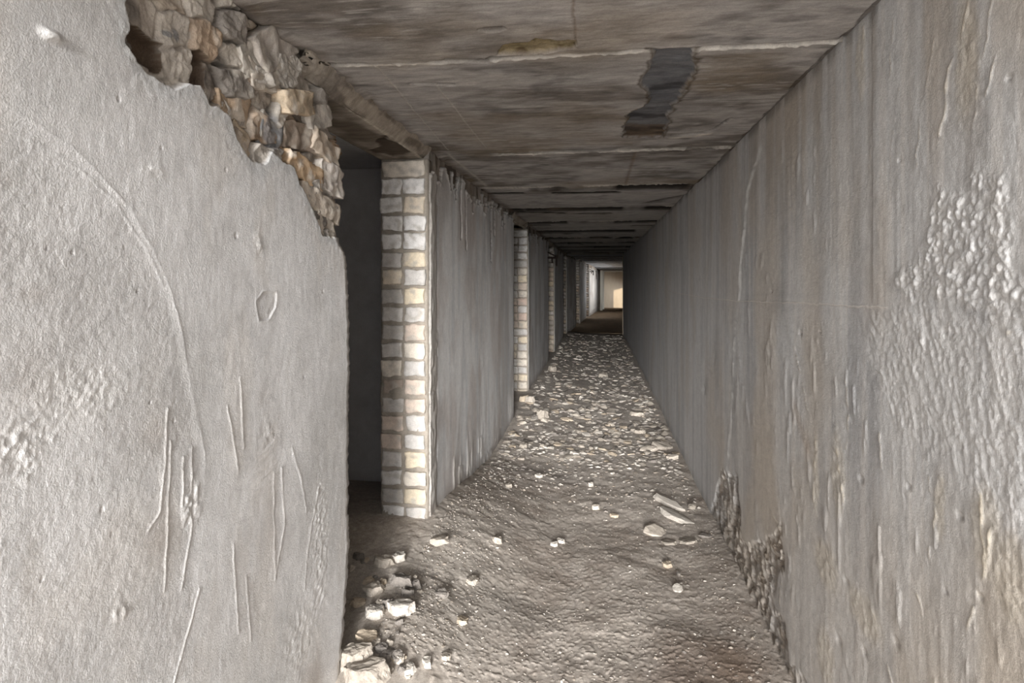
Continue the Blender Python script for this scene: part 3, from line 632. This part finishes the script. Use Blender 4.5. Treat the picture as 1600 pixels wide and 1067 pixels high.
# lintel beams over the openings
def lintel(Y0, Y1, idx, label):
    bx = float(bend_x(np.array((Y0 + Y1) / 2)))
    n = 160 if idx == 0 else 40
    prof = [(XL + 0.012, ZC + 0.02), (XL - 0.004, ZC - 0.012), (XL - 0.040, ZC - 0.050), (XL - 0.052, ZC - 0.058), (XL - 0.17, ZC - 0.062), (XL - 0.285, ZC - 0.060), (XL - 0.300, ZC - 0.01), (XL - 0.31, ZC + 0.02)]
    t = np.linspace(0, len(prof) - 1, 70); px = np.interp(t, range(len(prof)), [p[0] for p in prof]); pz = np.interp(t, range(len(prof)), [p[1] for p in prof])
    U, V = np.meshgrid(np.linspace(Y0, Y1, n), t)
    H = 0.003 * fbm(U * 14, V * 1.2, 3, 600 + idx) + 0.0015 * fbm(U * 50, V * 5, 2, 601)
    COL = np.ones(U.shape + (3,)) * S(134, 122, 108); COL = mixc(COL, S(88, 78, 70), ss(-0.1, 0.4, fbm(U * 4, V * 0.8, 3, 602 + idx)))
    COL = mixc(COL, S(184, 172, 154), 0.6 * np.exp(-((V - 2.6) / 0.5) ** 2) * ss(-.2, .3, fbm(U * 6, V * 2, 3, 603)))
    fl = poly(U + 0.05 * fbm(U * 12, V * 2, 3, 604), V + 0.3 * fbm(U * 14, V * 2 + 3, 2, 605), [(Y1 - 0.62, 3.1), (Y1 - 0.2, 2.9), (Y1 - 0.12, 4.0), (Y1 - 0.3, 4.8), (Y1 - 0.4, 3.9), (Y1 - 0.6, 3.6)])
    k = ss(0, 0.03, fl); H -= 0.008 * k; COL = mixc(COL, S(44, 38, 34), 0.85 * k)
    near = ss(Y0 + 0.5, Y0, U); H += 0.020 * near * np.abs(fbm(U * 12, V * 1.5, 3, 606)); COL = mixc(COL, S(168, 158, 144), 0.5 * near)
    PX = np.interp(V, t, px); PZ = np.interp(V, t, pz)
    P = np.stack([PX + H * 0.6, U, PZ - H], -1).reshape(-1, 3); P[:, 0] += bx
    idxs = np.arange(U.size).reshape(U.shape)
    F = np.stack([idxs[:-1, :-1], idxs[:-1, 1:], idxs[1:, 1:], idxs[1:, :-1]], -1).reshape(-1, 4)
    # close ends and top
    c0 = len(P); P2 = np.array([(XL - 0.14 + bx, Y0, ZC + 0.02), (XL - 0.14 + bx, Y1, ZC + 0.02)]); P = np.concatenate([P, P2])
    e0 = idxs[:, 0]; e1 = idxs[:, -1]
    Fe = np.stack([e0[1:], e0[:-1], np.full(len(e0) - 1, c0), e0[1:]], -1)
    me = mesh_np('lintel_beam', P, F[:, ::-1], np.concatenate([COL.reshape(-1, 3), np.ones((2, 3)) * 0.1]))
    bm = bmesh.new(); bm.from_mesh(me); bmesh.ops.holes_fill(bm, edges=[e for e in bm.edges if e.is_boundary], sides=0)
    bmesh.ops.delete(bm, geom=[v for v in bm.verts if not v.link_faces], context='VERTS'); bmesh.ops.recalc_face_normals(bm, faces=bm.faces); bm.to_mesh(me); bm.free()
    me.polygons.foreach_set('use_smooth', np.full(len(me.polygons), True))
    return tag(link('lintel_beam', me, M_ceil), label, 'lintel', 'concrete lintels over the left openings')
ll = ['concrete lintel with a flaked underside over the nearest doorway', 'concrete lintel over the second opening on the left', 'concrete lintel over the third opening on the left', 'dark lintel over the fourth opening on the left']
for i in range(4): lintel(OPEN[i][0] - (0.42 if i == 0 else 0.05), OPEN[i][1] + 0.08, i, ll[i])

# bricks and stones bared in the broken corner of the foreground wall
root = tag(empty('broken_masonry', (XL, 2.2, 1.9)), 'crumbling bricks and stones bared at the upper corner of the left wall', 'masonry')
# x, y, w, h in pixels on the wall plane, tilt, protrusion, colour
BR = [(440, 70, 66, 62, -38, 0.000, S(164, 154, 144)), (425, 118, 46, 44, -10, -0.006, S(174, 162, 148)), (466, 160, 44, 36, -14, 0.022, S(184, 162, 134)), (506, 182, 34, 34, -16, 0.004, S(176, 168, 158)),
      (478, 212, 46, 40, -8, -0.010, S(128, 112, 98)), (516, 232, 42, 36, 12, 0.004, S(178, 160, 140)), (484, 266, 54, 34, 8, 0.002, S(180, 148, 114)), (524, 280, 34, 46, 6, 0.004, S(182, 172, 162)),
      (508, 318, 62, 32, 10, 0.004, S(172, 158, 142)), (515, 350, 28, 34, 8, -0.004, S(170, 158, 144)), (436, 212, 30, 60, 14, -0.012, S(112, 112, 114)), (394, 232, 40, 52, 24, -0.012, S(176, 156, 130)),
      (384, 170, 44, 50, -10, -0.020, S(164, 138, 112)), (350, 40, 60, 50, 20, -0.022, S(170, 158, 144)), (327, 112, 20, 52, 3, -0.035, S(92, 80, 70)), (290, 80, 40, 40, 10, -0.022, S(166, 154, 138)), (250, 80, 24, 34, -36, -0.085, S(92, 78, 66)), (402, 92, 30, 44, -28, -0.004, S(190, 182, 170))]
for i, (x, y, w, h, a, pr, c) in enumerate(BR):
    if i in (13, 14, 15, 16): continue
    Y, Z = on_x(x, y, XL); d = math.hypot(Y, XL) * 0.99; s = d / FPX
    wm = w * s / max(0.34, math.sin(math.atan2(-XL, Y)) + 0.04); hm = h * s
    V, F = block_arrays(0.09, wm, hm, i * 2.3, 20, 0.20, 0.13, 0.10)
    ca, sa = math.cos(R(-a)), math.sin(R(-a)); y2 = V[:, 1] * ca - V[:, 2] * sa * 1.0; z2 = V[:, 1] * sa + V[:, 2] * ca
    V = np.stack([V[:, 0] - 0.045 + pr - 0.012, y2 + Y - 2.2, z2 + Z - 1.9], -1)
    cols = np.ones((len(V), 3)) * c
    nz = np.array([mnoise.noise(Vector(p) * 22 + Vector((i, 0, 0))) for p in V]); cols = mixc(cols, S(200, 190, 176), 0.7 * ss(0.1, 0.5, nz)); cols = mixc(cols, S(78, 70, 62), 0.6 * ss(0.15, 0.5, -nz))
    o = link('stone' if i in (10, 14, 16) else 'brick', mesh_np('brick', V, F, cols), M_brick, root)
    if i in (10, 14, 16): o['label'] = 'dark grey stone set in the masonry'

# ------------------------------------------------------------------ side cells behind the openings
bl = []
for i, (a, b) in enumerate(OPEN[:4]):
    me = boxes_mesh('wall_partition', [(-3.3, b + 0.75, -0.2, XL - 0.27, b + 0.95, ZC + 0.02)])
    tag(link('wall_partition', me, M_dark), None, None, None, 'structure')
me = boxes_mesh('wall_outer', [(-3.5, MOUTH_Y, -0.3, -3.3, 45, ZC + 0.3)]); tag(link('wall_outer', me, M_dark), None, None, None, 'structure')
me = boxes_mesh('wall_near', [(-3.3, 0.2, -0.2, XL - 0.27, 0.4, ZC + 0.02)]); tag(link('wall_partition', me, M_dark), None, None, None, 'structure')
me = boxes_mesh('ceiling_cells', [(-3.3, MOUTH_Y, ZC + 0.0205, XL - 0.042, 19.0, ZC + 0.24), (-3.3, 19.0, ZC, XL - 0.29, 45, ZC + 0.24)]); tag(link('ceiling', me, M_dark), None, None, None, 'structure')

# ------------------------------------------------------------------ the far stretch, where the corridor turns slightly right
def strip(name, pts, m, t=0.2):
    """pts: list of (X0, X1, Y, Z0, Z1) box cross-sections joined along Y"""
    V = []; F = []
    for (x0, x1, y, z0, z1) in pts: V += [(x0, y, z0), (x1, y, z0), (x1, y, z1), (x0, y, z1)]
    for i in range(len(pts) - 1):
        a = 4 * i; b = a + 4
        for k in range(4): F.append((a + k, a + (k + 1) % 4, b + (k + 1) % 4, b + k))
    F.append((0, 3, 2, 1)); e = 4 * (len(pts) - 1); F.append((e, e + 1, e + 2, e + 3))
    me = bpy.data.meshes.new(name); me.from_pydata(V, [], F); me.update()
    return tag(link(name, me, m), None, None, None, 'structure')
ys = [18.9, 22, 26, 30, 34, 38, 42.2, 45]
M_farfloor = mat('far_floor', S(128, 112, 94), bumps=((20, 0.8, 0.02),), var=0.4, vscale=4)
M_farwall = mat('far_wall', S(168, 156, 140), bumps=((20, 0.5, 0.01),), var=0.22, vscale=2, stretch=(1, 1, 0.3))
M_farceil = mat('far_ceiling', S(176, 178, 182), bumps=((20, 0.5, 0.01),), var=0.3, vscale=3)
B = lambda y: float(bend_x(np.array(float(y)))); Bz = lambda y: float(bend_z(np.array(float(y))))
strip('floor', [(-3.3, 4.5, y + (0.4 if y == 18.9 else 0), -0.5, Bz(y) + (-0.02)) for y in ys], M_farfloor)
strip('ceiling', [(XL - 0.3 + B(y), 4.5, y + (0.1 if y == 18.9 else 0), ZC + Bz(y), ZC + 0.3) for y in ys], M_farceil)
for y in (20.4, 22.0, 23.6, 25.2, 26.9, 28.6, 30.5, 33): 
    me = boxes_mesh('trim', [(XL + B(y), y, ZC + Bz(y) - 0.012, XR + 0.3 + B(y), y + 0.06, ZC + Bz(y) + 0.05)]); tag(link('trim_%d' % int(y), me, M_ceil), None, None, None, 'structure')
strip('wall_right', [(XR - 0.09 + B(y) + (0.0 if y == 18.9 else 0.08), XR + 0.3 + B(y), y, -0.4, ZC + 0.1) for y in [18.9, 22, 26, 27.8]], M_farwall)
strip('wall_right', [(XR + B(y), XR + 0.3 + B(y), y, -0.6, ZC + 0.1) for y in (33.6, 40.3)], M_farwall)
strip('wall_right', [(XR + B(y), XR + 0.3 + B(y), y, 1.9 + Bz(y), ZC + 0.1) for y in (27.8, 33.6)], M_farwall)
strip('wall_right', [(XR + B(y), XR + 0.3 + B(y), y, -0.6, 0.6) for y in (27.8, 33.6)], M_farwall)
strip('wall_right', [(XR + B(y), XR + 0.3 + B(y), y, 1.5 + Bz(y), ZC + 0.1) for y in (40.3, 41.6)], M_farwall)
strip('wall_far', [(-1, 5, 42.2, -0.6, ZC + 0.3), (-1, 5, 42.6, -0.6, ZC + 0.3)], M_farwall)
strip('wall_right', [(XR + 0.3 + B(41.3), XR + 0.6 + B(41.3), 41.6, -0.5, ZC + 0.1), (XR + 0.3 + B(41.3), XR + 0.6 + B(41.3), 42.2, -0.5, ZC + 0.1)], M_farwall)
area('side_opening_portal', (XR + 0.5 + B(41), 41, 0.6), (R(90), 0, R(90)), 1.3, 1.9, 1, portal=True)
area('side_opening_portal', (XR + 0.4 + B(30.7), 30.7, 1.2), (R(90), 0, R(90)), 5.8, 1.4, 1, portal=True)  # added opening out of sight, lights the far left wall and ceiling
for y in (36.6, 38.6):
    o = link('door_post', boxes_mesh('door_post', [(-0.07, -0.10, 0, 0.07, 0.10, 2.28)]), M_white, None, (XL + B(y) + 0.16, y, Bz(y) - 0.02))
    tag(o, 'pale post standing against the far left wall, %s' % ('the nearer of two' if y < 37 else 'the farther of two'), 'post', 'posts at the bright far end')

# iron pipe brackets high on the left wall
def bracket(Y, label):
    bm = bmesh.new()
    def tube(a, b, r):
        a = Vector(a); b = Vector(b); d = b - a
        g = bmesh.ops.create_cone(bm, cap_ends=True, segments=10, radius1=r, radius2=r, depth=d.length)
        bmesh.ops.transform(bm, matrix=Matrix.Translation((a + b) / 2) @ d.to_track_quat('Z', 'Y').to_matrix().to_4x4(), verts=g['verts'])
    tube((-0.01, 0, 0), (0.16, 0, 0.0), 0.018); tube((0.16, 0, 0.05), (0.16, 0, -0.16), 0.02); tube((0.0, 0, 0.10), (0.16, 0, 0.02), 0.014); tube((0.08, 0, 0.0), (0.08, 0, -0.1), 0.015)
    me = bpy.data.meshes.new('pipe_bracket'); bm.to_mesh(me); bm.free()
    o = link('pipe_bracket', me, M_iron, None, (XL + B(Y), Y, 1.98 + Bz(Y))); tag(o, label, 'bracket', 'iron brackets high on the left wall'); return o
bracket(12.0 - 0.25, 'small rusty iron bracket high on the second inner left wall'); bracket(27.2 + 1.8, 'dark iron pipe bracket high on the far left wall')

# ------------------------------------------------------------------ rubble
def hull_mesh(seed, flat, n=14):
    r = random.Random(seed); bm = bmesh.new()
    for _ in range(n):
        v = Vector((r.gauss(0, 1), r.gauss(0, 1), r.gauss(0, 1))).normalized() * r.uniform(0.8, 1.0)
        bm.verts.new((v.x * 0.5, v.y * 0.5 * r.uniform(0.75, 1), v.z * 0.5 * flat))
    res = bmesh.ops.convex_hull(bm, input=bm.verts)
    bmesh.ops.delete(bm, geom=[g for g in res['geom_interior'] if isinstance(g, bmesh.types.BMVert)], context='VERTS')
    bmesh.ops.triangulate(bm, faces=bm.faces)
    bm.verts.ensure_lookup_table(); bm.verts.index_update()
    V = np.array([v.co[:] for v in bm.verts]); F = np.array([[v.index for v in f.verts] for f in bm.faces])
    me = bpy.data.meshes.new('plaster_fragment'); bm.to_mesh(me); bm.free()
    return me, V, F
def big_mesh(seed, sx, sy, sz):
    """larger flake: a hull cut finer and roughened, real size"""
    r = random.Random(seed); bm = bmesh.new()
    k = r.randint(6, 9); ph = r.random() * 6
    for s in (-1, 1):
        for i in range(k):
            a = ph + 6.283 * i / k + r.uniform(-.3, .3); q = r.uniform(0.75, 1.05) * (0.86 if s > 0 else 1.0)
            bm.verts.new((math.cos(a) * q * sx / 2, math.sin(a) * q * sy / 2, s * sz / 2 * r.uniform(0.6, 1.0)))
    res = bmesh.ops.convex_hull(bm, input=bm.verts)
    bmesh.ops.delete(bm, geom=[g for g in res['geom_interior'] if isinstance(g, bmesh.types.BMVert)], context='VERTS')
    for _ in range(3): bmesh.ops.subdivide_edges(bm, edges=bm.edges, cuts=1, use_grid_fill=True)
    bmesh.ops.triangulate(bm, faces=bm.faces)
    for v in bm.verts:
        p = v.co * (2.2 / max(sx, sy)) * 2 + Vector((seed * 1.7, 0, 0)); n = mnoise.noise_vector(p) + 0.5 * mnoise.noise_vector(p * 3)
        v.co += Vector((n.x * sx * 0.05, n.y * sy * 0.05, n.z * sz * 0.12))
    me = bpy.data.meshes.new('fragment'); bm.to_mesh(me); bm.free(); return me
def ground_at(x, y):
    z = 0.0
    for _ in range(8):
        X, Y = on_z(x, y, z); X = max(XL + 0.02, min(XR - 0.02, X)) if X > XL - 0.02 or Y > 3.45 or Y < 2.3 else X
        z = float(floor_h(X, Y))
    return X, Y, z
TONE = {'pale': M_chip, 'tan': mat('tan_fragment', S(176, 162, 144), bumps=((50, 0.6, 0.005),), var=0.2, vscale=30), 'grey': mat('grey_fragment', S(122, 116, 110), bumps=((50, 0.6, 0.005),), var=0.25, vscale=30),
        'white': mat('white_fragment', S(180, 173, 164), bumps=((45, 0.7, 0.006),), var=0.18, vscale=30)}
# x, y, width px, height/width, thickness/width, rotation deg, tone, label
BIG = [(1047, 789, 74, 0.26, .10, -50, 'white', 'long pale plaster flake lying above the broad slab by the right wall'),
       (1056, 809, 92, 0.30, .08, -48, 'white', 'broad pale plaster slab lying on the floor near the right wall'),
       (1023, 831, 42, 0.7, .12, 10, 'pale', 'pale rounded flake left of the pair of small slabs'),
       (1046, 848, 30, 0.7, .12, 15, 'pale', 'small slab at the bottom of the group by the right wall'),
       (1074, 846, 34, 0.8, .12, -12, 'pale', 'flat chip just right of the lowest slab'),
       (1103, 838, 26, 0.5, .12, 6, 'grey', 'grey flake nearest the foot of the right wall'),
       (1081, 794, 13, 0.9, .5, 0, 'pale', 'small round stone right of the long flake'),
       (686, 848, 34, 0.75, .35, 0, 'pale', 'flat topped pale stone in front of the nearest brick pillar'),
       (777, 846, 20, 1.0, .5, 20, 'pale', 'pale stone right of the flat topped stone'),
       (866, 852, 14, 0.8, .4, 40, 'white', 'left chip of the small white cluster mid floor'),
       (876, 847, 16, 0.7, .4, -30, 'white', 'right chip of the small white cluster mid floor'),
       (931, 795, 15, 0.9, .5, 0, 'pale', 'small angular stone on bare floor in the middle'),
       (960, 807, 16, 0.7, .3, 0, 'tan', 'small tan chip right of the angular stone'),
       (738, 909, 25, 0.8, .35, 0, 'pale', 'pale flat chunk in the left foreground, right of the pile'),
       (722, 972, 21, 1.1, .35, 10, 'tan', 'square tan chunk in the left foreground'),
       (1058, 921, 18, 1.1, .3, 10, 'white', 'square white chip in the right foreground'),
       (1043, 885, 18, 0.8, .4, 0, 'tan', 'yellowish crumb beside a dark hollow at right'),
       (1060, 898, 9, 1.2, .6, 0, 'grey', 'grey pebble behind the square white chip'),
       (848, 654, 24, 0.8, .7, 5, 'pale', 'upright pale block in mid corridor left of centre'),
       (863, 580, 17, 0.9, .6, 0, 'pale', 'pale block furthest back on the left'),
       (943, 589, 19, 0.9, .4, 0, 'pale', 'pale flat block far back in the centre'),
       (996, 649, 26, 0.7, .25, 0, 'pale', 'pale flake far back near the right wall'),
       (1012, 704, 30, 0.6, .2, 0, 'pale', 'flat flake left of the heap along the right wall'),
       (1036, 700, 40, 0.6, .2, 12, 'pale', 'largest flake in the heap along the right wall'),
       (818, 699, 16, 1.0, .5, 0, 'pale', 'pale chunk on the left half behind the bare patch'),
       (899, 711, 20, 0.5, .3, -24, 'white', 'elongated white chip in mid corridor'),
       (878, 709, 12, 0.9, .5, 0, 'grey', 'grey chip just left of the elongated white chip'),
       (842, 745, 17, 0.7, .3, 0, 'white', 'white chip on the bare patch in the left half'),
       (923, 759, 12, 1.0, .6, 0, 'white', 'white pebble in the centre of the bare floor'),
       (815, 718, 15, 0.5, .3, 0, 'pale', 'thin flake below the pale chunk on the left half'),
       (795, 760, 14, 0.7, .4, 0, 'pale', 'small chunk left of centre on the bare floor'),
       (557, 1032, 66, 0.75, .42, 30, 'pale', 'large slanting block in the pile at the bottom left'),
       (572, 1060, 84, 0.65, .36, 14, 'pale', 'largest pale lump at the bottom edge of the left pile'),
       (572, 1002, 42, 0.7, .4, -12, 'tan', 'tan block on top of the bottom left pile'),
       (596, 1018, 26, 0.7, .5, 10, 'grey', 'dark grey chunk right of the tan block'),
       (603, 1030, 30, 0.5, .5, 40, 'grey', 'narrow grey shard leaning in the bottom left pile'),
       (626, 1032, 18, 1.0, .6, 0, 'pale', 'upper of two pale stones right of the bottom left pile'),
       (640, 1048, 22, 1.1, .5, -20, 'white', 'white wedge right of the bottom left pile'),
       (667, 1036, 18, 1.3, .5, 30, 'white', 'leaning white chip further right of the left pile'),
       (697, 1028, 20, 0.8, .4, -20, 'pale', 'pale chip rightmost of those beside the left pile'),
       (600, 880, 44, 0.6, .3, 10, 'pale', 'flake on the mound under the nearest pillar'),
       (622, 874, 30, 0.6, .4, -10, 'white', 'white chip on top of the mound under the nearest pillar'),
       (585, 925, 40, 0.7, .4, 20, 'pale', 'pale block on the left slope of the rubble mound'),
       (628, 912, 44, 0.7, .4, 5, 'grey', 'grey block in the middle of the rubble mound'),
       (578, 960, 38, 0.8, .4, -20, 'white', 'white lump low on the mound beside the left wall'),
       (628, 955, 54, 0.6, .35, 14, 'white', 'long white slab low on the rubble mound'),
       (690, 930, 30, 0.6, .3, 0, 'grey', 'grey flake at the right foot of the rubble mound'),
       (1000, 676, 22, 0.6, .25, 0, 'pale', 'flake just above the heap along the right wall'), (1050, 716, 24, 0.6, .25, 0, 'pale', 'right end flake of the heap along the right wall'), (1020, 722, 20, 0.6, .25, 20, 'grey', 'grey flake below the heap along the right wall'),
       (812, 626, 20, 0.8, .5, 20, 'tan', 'brownish brick piece at the foot of the second pillar'), (828, 628, 22, 0.7, .5, 0, 'pale', 'pale chunk right of the second pillar foot'), (835, 655, 14, 0.8, .5, 0, 'grey', 'grey chunk left of the upright pale block')]
for i, (x, y, w, hw, th, rot, tone, lab) in enumerate(BIG):
    X, Y, z = ground_at(x, y); sx = w * Y / FPX; sy = sx * (hw * 1.25 if hw > 0.4 else hw); sz = sx * th
    o = link('plaster_fragment', big_mesh(i + 3, sx, sy, sz), TONE[tone], None, (X, Y, z + sz * 0.34))
    rr = random.Random(i); o.rotation_euler = (R(rr.uniform(-9, 12)), R(rr.uniform(-9, 9)), R(rot))
    tag(o, lab, 'rubble')
rm = random.Random(31)
for k in range(34):                # loose stones of the mound between the wall end and the first pillar
    x = rm.uniform(548, 690); y = rm.uniform(868, 1060) ; x = 548 + (x - 548) * (1 - 0.25 * (y - 868) / 192); w = rm.uniform(10, 26)
    X, Y, z = ground_at(x, y); sx = w * Y / FPX; sz = sx * rm.uniform(.35, .6)
    o = link('rubble_stone', big_mesh(80 + k, sx, sx * rm.uniform(0.7, 1.1), sz), TONE[('pale', 'grey', 'grey', 'tan', 'pale')[k % 5]], None, (X, Y, z + sz * 0.25))
    o.rotation_euler = (rm.uniform(-.4, .4), rm.uniform(-.4, .4), rm.uniform(0, 6)); tag(o, 'small stone in the rubble mound between the left wall and the nearest pillar', 'rubble', 'stones of the rubble mound')
proto = [hull_mesh(900 + i, (0.35, 0.5, 0.7, 0.45)[i % 4]) for i in range(12)]
for q, (me, _, _) in enumerate(proto): me.materials.append((M_chip, TONE['white'], M_chip, TONE['grey'], M_chip, TONE['tan'])[q % 6])
rng = random.Random(12)
def dens(X, Y):
    d = 0.14 + 0.9 * ss(3.6, 6.0, Y) * (0.5 + 0.7 * ss(-0.1, 0.35, fbm(np.array(X * 1.6), np.array(Y * 0.8), 2, 700)))
    d += 1.0 * ss(-0.45, -0.8, X) * ss(6.5, 4.0, Y) + 0.35 * ss(0.4, 0.7, X) * ss(2.4, 3.2, Y)
    return float(d * ss(19.3, 18.4, Y))
def sample():
    while True:
        # even over the picture: distance drawn by the row it shows in
        y = rng.uniform(522, 1090); Y = CAMZ * FPX / (y - HOR); X = rng.uniform(XL + 0.05, XR - 0.05 - 0.0065 * max(0, Y - 5))
        if rng.random() < dens(X, Y): return X, Y
cand = []
for _ in range(4200):
    X, Y = sample(); s = min(0.17, 0.006 + 0.018 * rng.random() ** 2.5 + float(ss(4, 7, Y)) * (0.02 + 0.11 * rng.random() ** 1.8) + 0.0014 * Y)
    cand.append((s / Y, s, X, Y))
cand.sort(reverse=True)
def zone(X, Y):
    if Y < 4.2: return ('small plaster chip on the dusty foreground floor, right half', 'chips on the foreground floor, right half') if X > -0.1 else ('small plaster chip on the foreground floor near the rubble mound, left half', 'chips on the foreground floor, left half')
    if Y < 7.5: return ('small pale chip between the first and second pillars, right half of the floor', 'chips between the first and second pillars, right') if X > -0.1 else ('small pale chip between the first and second pillars, left half of the floor', 'chips between the first and second pillars, left')
    return ('small pale lump in the dense rubble beyond the second pillar', 'lumps in the dense rubble beyond the second pillar')
far = [c for c in cand if c[3] > 7.5][:70]; nearc = [c for c in cand if c[3] <= 7.5][:165]; cand = far + nearc + [c for c in cand if c not in set(far) | set(nearc)]
for k, (_, s, X, Y) in enumerate(cand[:245]):
    z = float(floor_h(X, Y)); o = link('rubble_chip', proto[k % 12][0], None, None, (X, Y, z + s * 0.06)); o.scale = (s, s * rng.uniform(0.6, 1), s * (0.85 if Y < 5 else 0.6)); o.rotation_euler = (rng.uniform(-.25, .25), rng.uniform(-.25, .25), rng.uniform(0, 6.28))
    lab, g = zone(X, Y); tn = ('pale', 'whitish', 'pale', 'grey', 'pale', 'tan')[(k % 12) % 6]
    lab = lab.replace('small pale', 'small ' + tn).replace('small plaster chip', 'small %s plaster chip' % tn); g = tn + ' ' + g; tag(o, lab, 'rubble', g)
cols = [S(158, 149, 138), S(140, 131, 121), S(172, 163, 152), S(122, 114, 106), S(130, 118, 105), S(106, 98, 91)]
def gravel(items, name, lab):
    Vs, Fs, Cs = [], [], []; n = 0
    XY = np.array([(a[1], a[2]) for a in items]); Z = floor_h(XY[:, 0], XY[:, 1])
    for (s, X, Y), z in zip(items, Z):
        _, V, F = proto[rng.randrange(12)]; a = rng.uniform(0, 6.28); ca, sa = math.cos(a), math.sin(a)
        W = V * (s, s * rng.uniform(0.6, 1), s * (0.8 if Y < 5 else 0.55)); W = np.stack([W[:, 0] * ca - W[:, 1] * sa + X, W[:, 0] * sa + W[:, 1] * ca + Y, W[:, 2] + z + s * 0.03 + 0.15 * s * (W[:, 0] / s)], -1)
        Vs.append(W); Fs.append(F + n); Cs.append(np.ones((len(V), 3)) * rng.choice(cols) * rng.uniform(0.8, 1.1)); n += len(V)
    o = link(name, mesh_np(name, np.concatenate(Vs), np.concatenate(Fs), np.concatenate(Cs), smooth=False), M_chipc)
    tag(o, lab, 'rubble', None, 'stuff')
rest = [(c[1], c[2], c[3]) for c in cand[245:]]
for _ in range(6000):
    X, Y = sample(); rest.append((0.003 + 0.006 * rng.random() ** 2 + 0.0020 * Y * rng.random(), X, Y))
for _ in range(2600):
    y = rng.uniform(700, 1090); Y = CAMZ * FPX / (y - HOR); rest.append((0.002 + 0.005 * rng.random() ** 3, rng.uniform(XL + 0.03, XR - 0.03), Y))
gravel(rest, 'gravel', 'fine crumbled plaster and gravel scattered over the corridor floor')
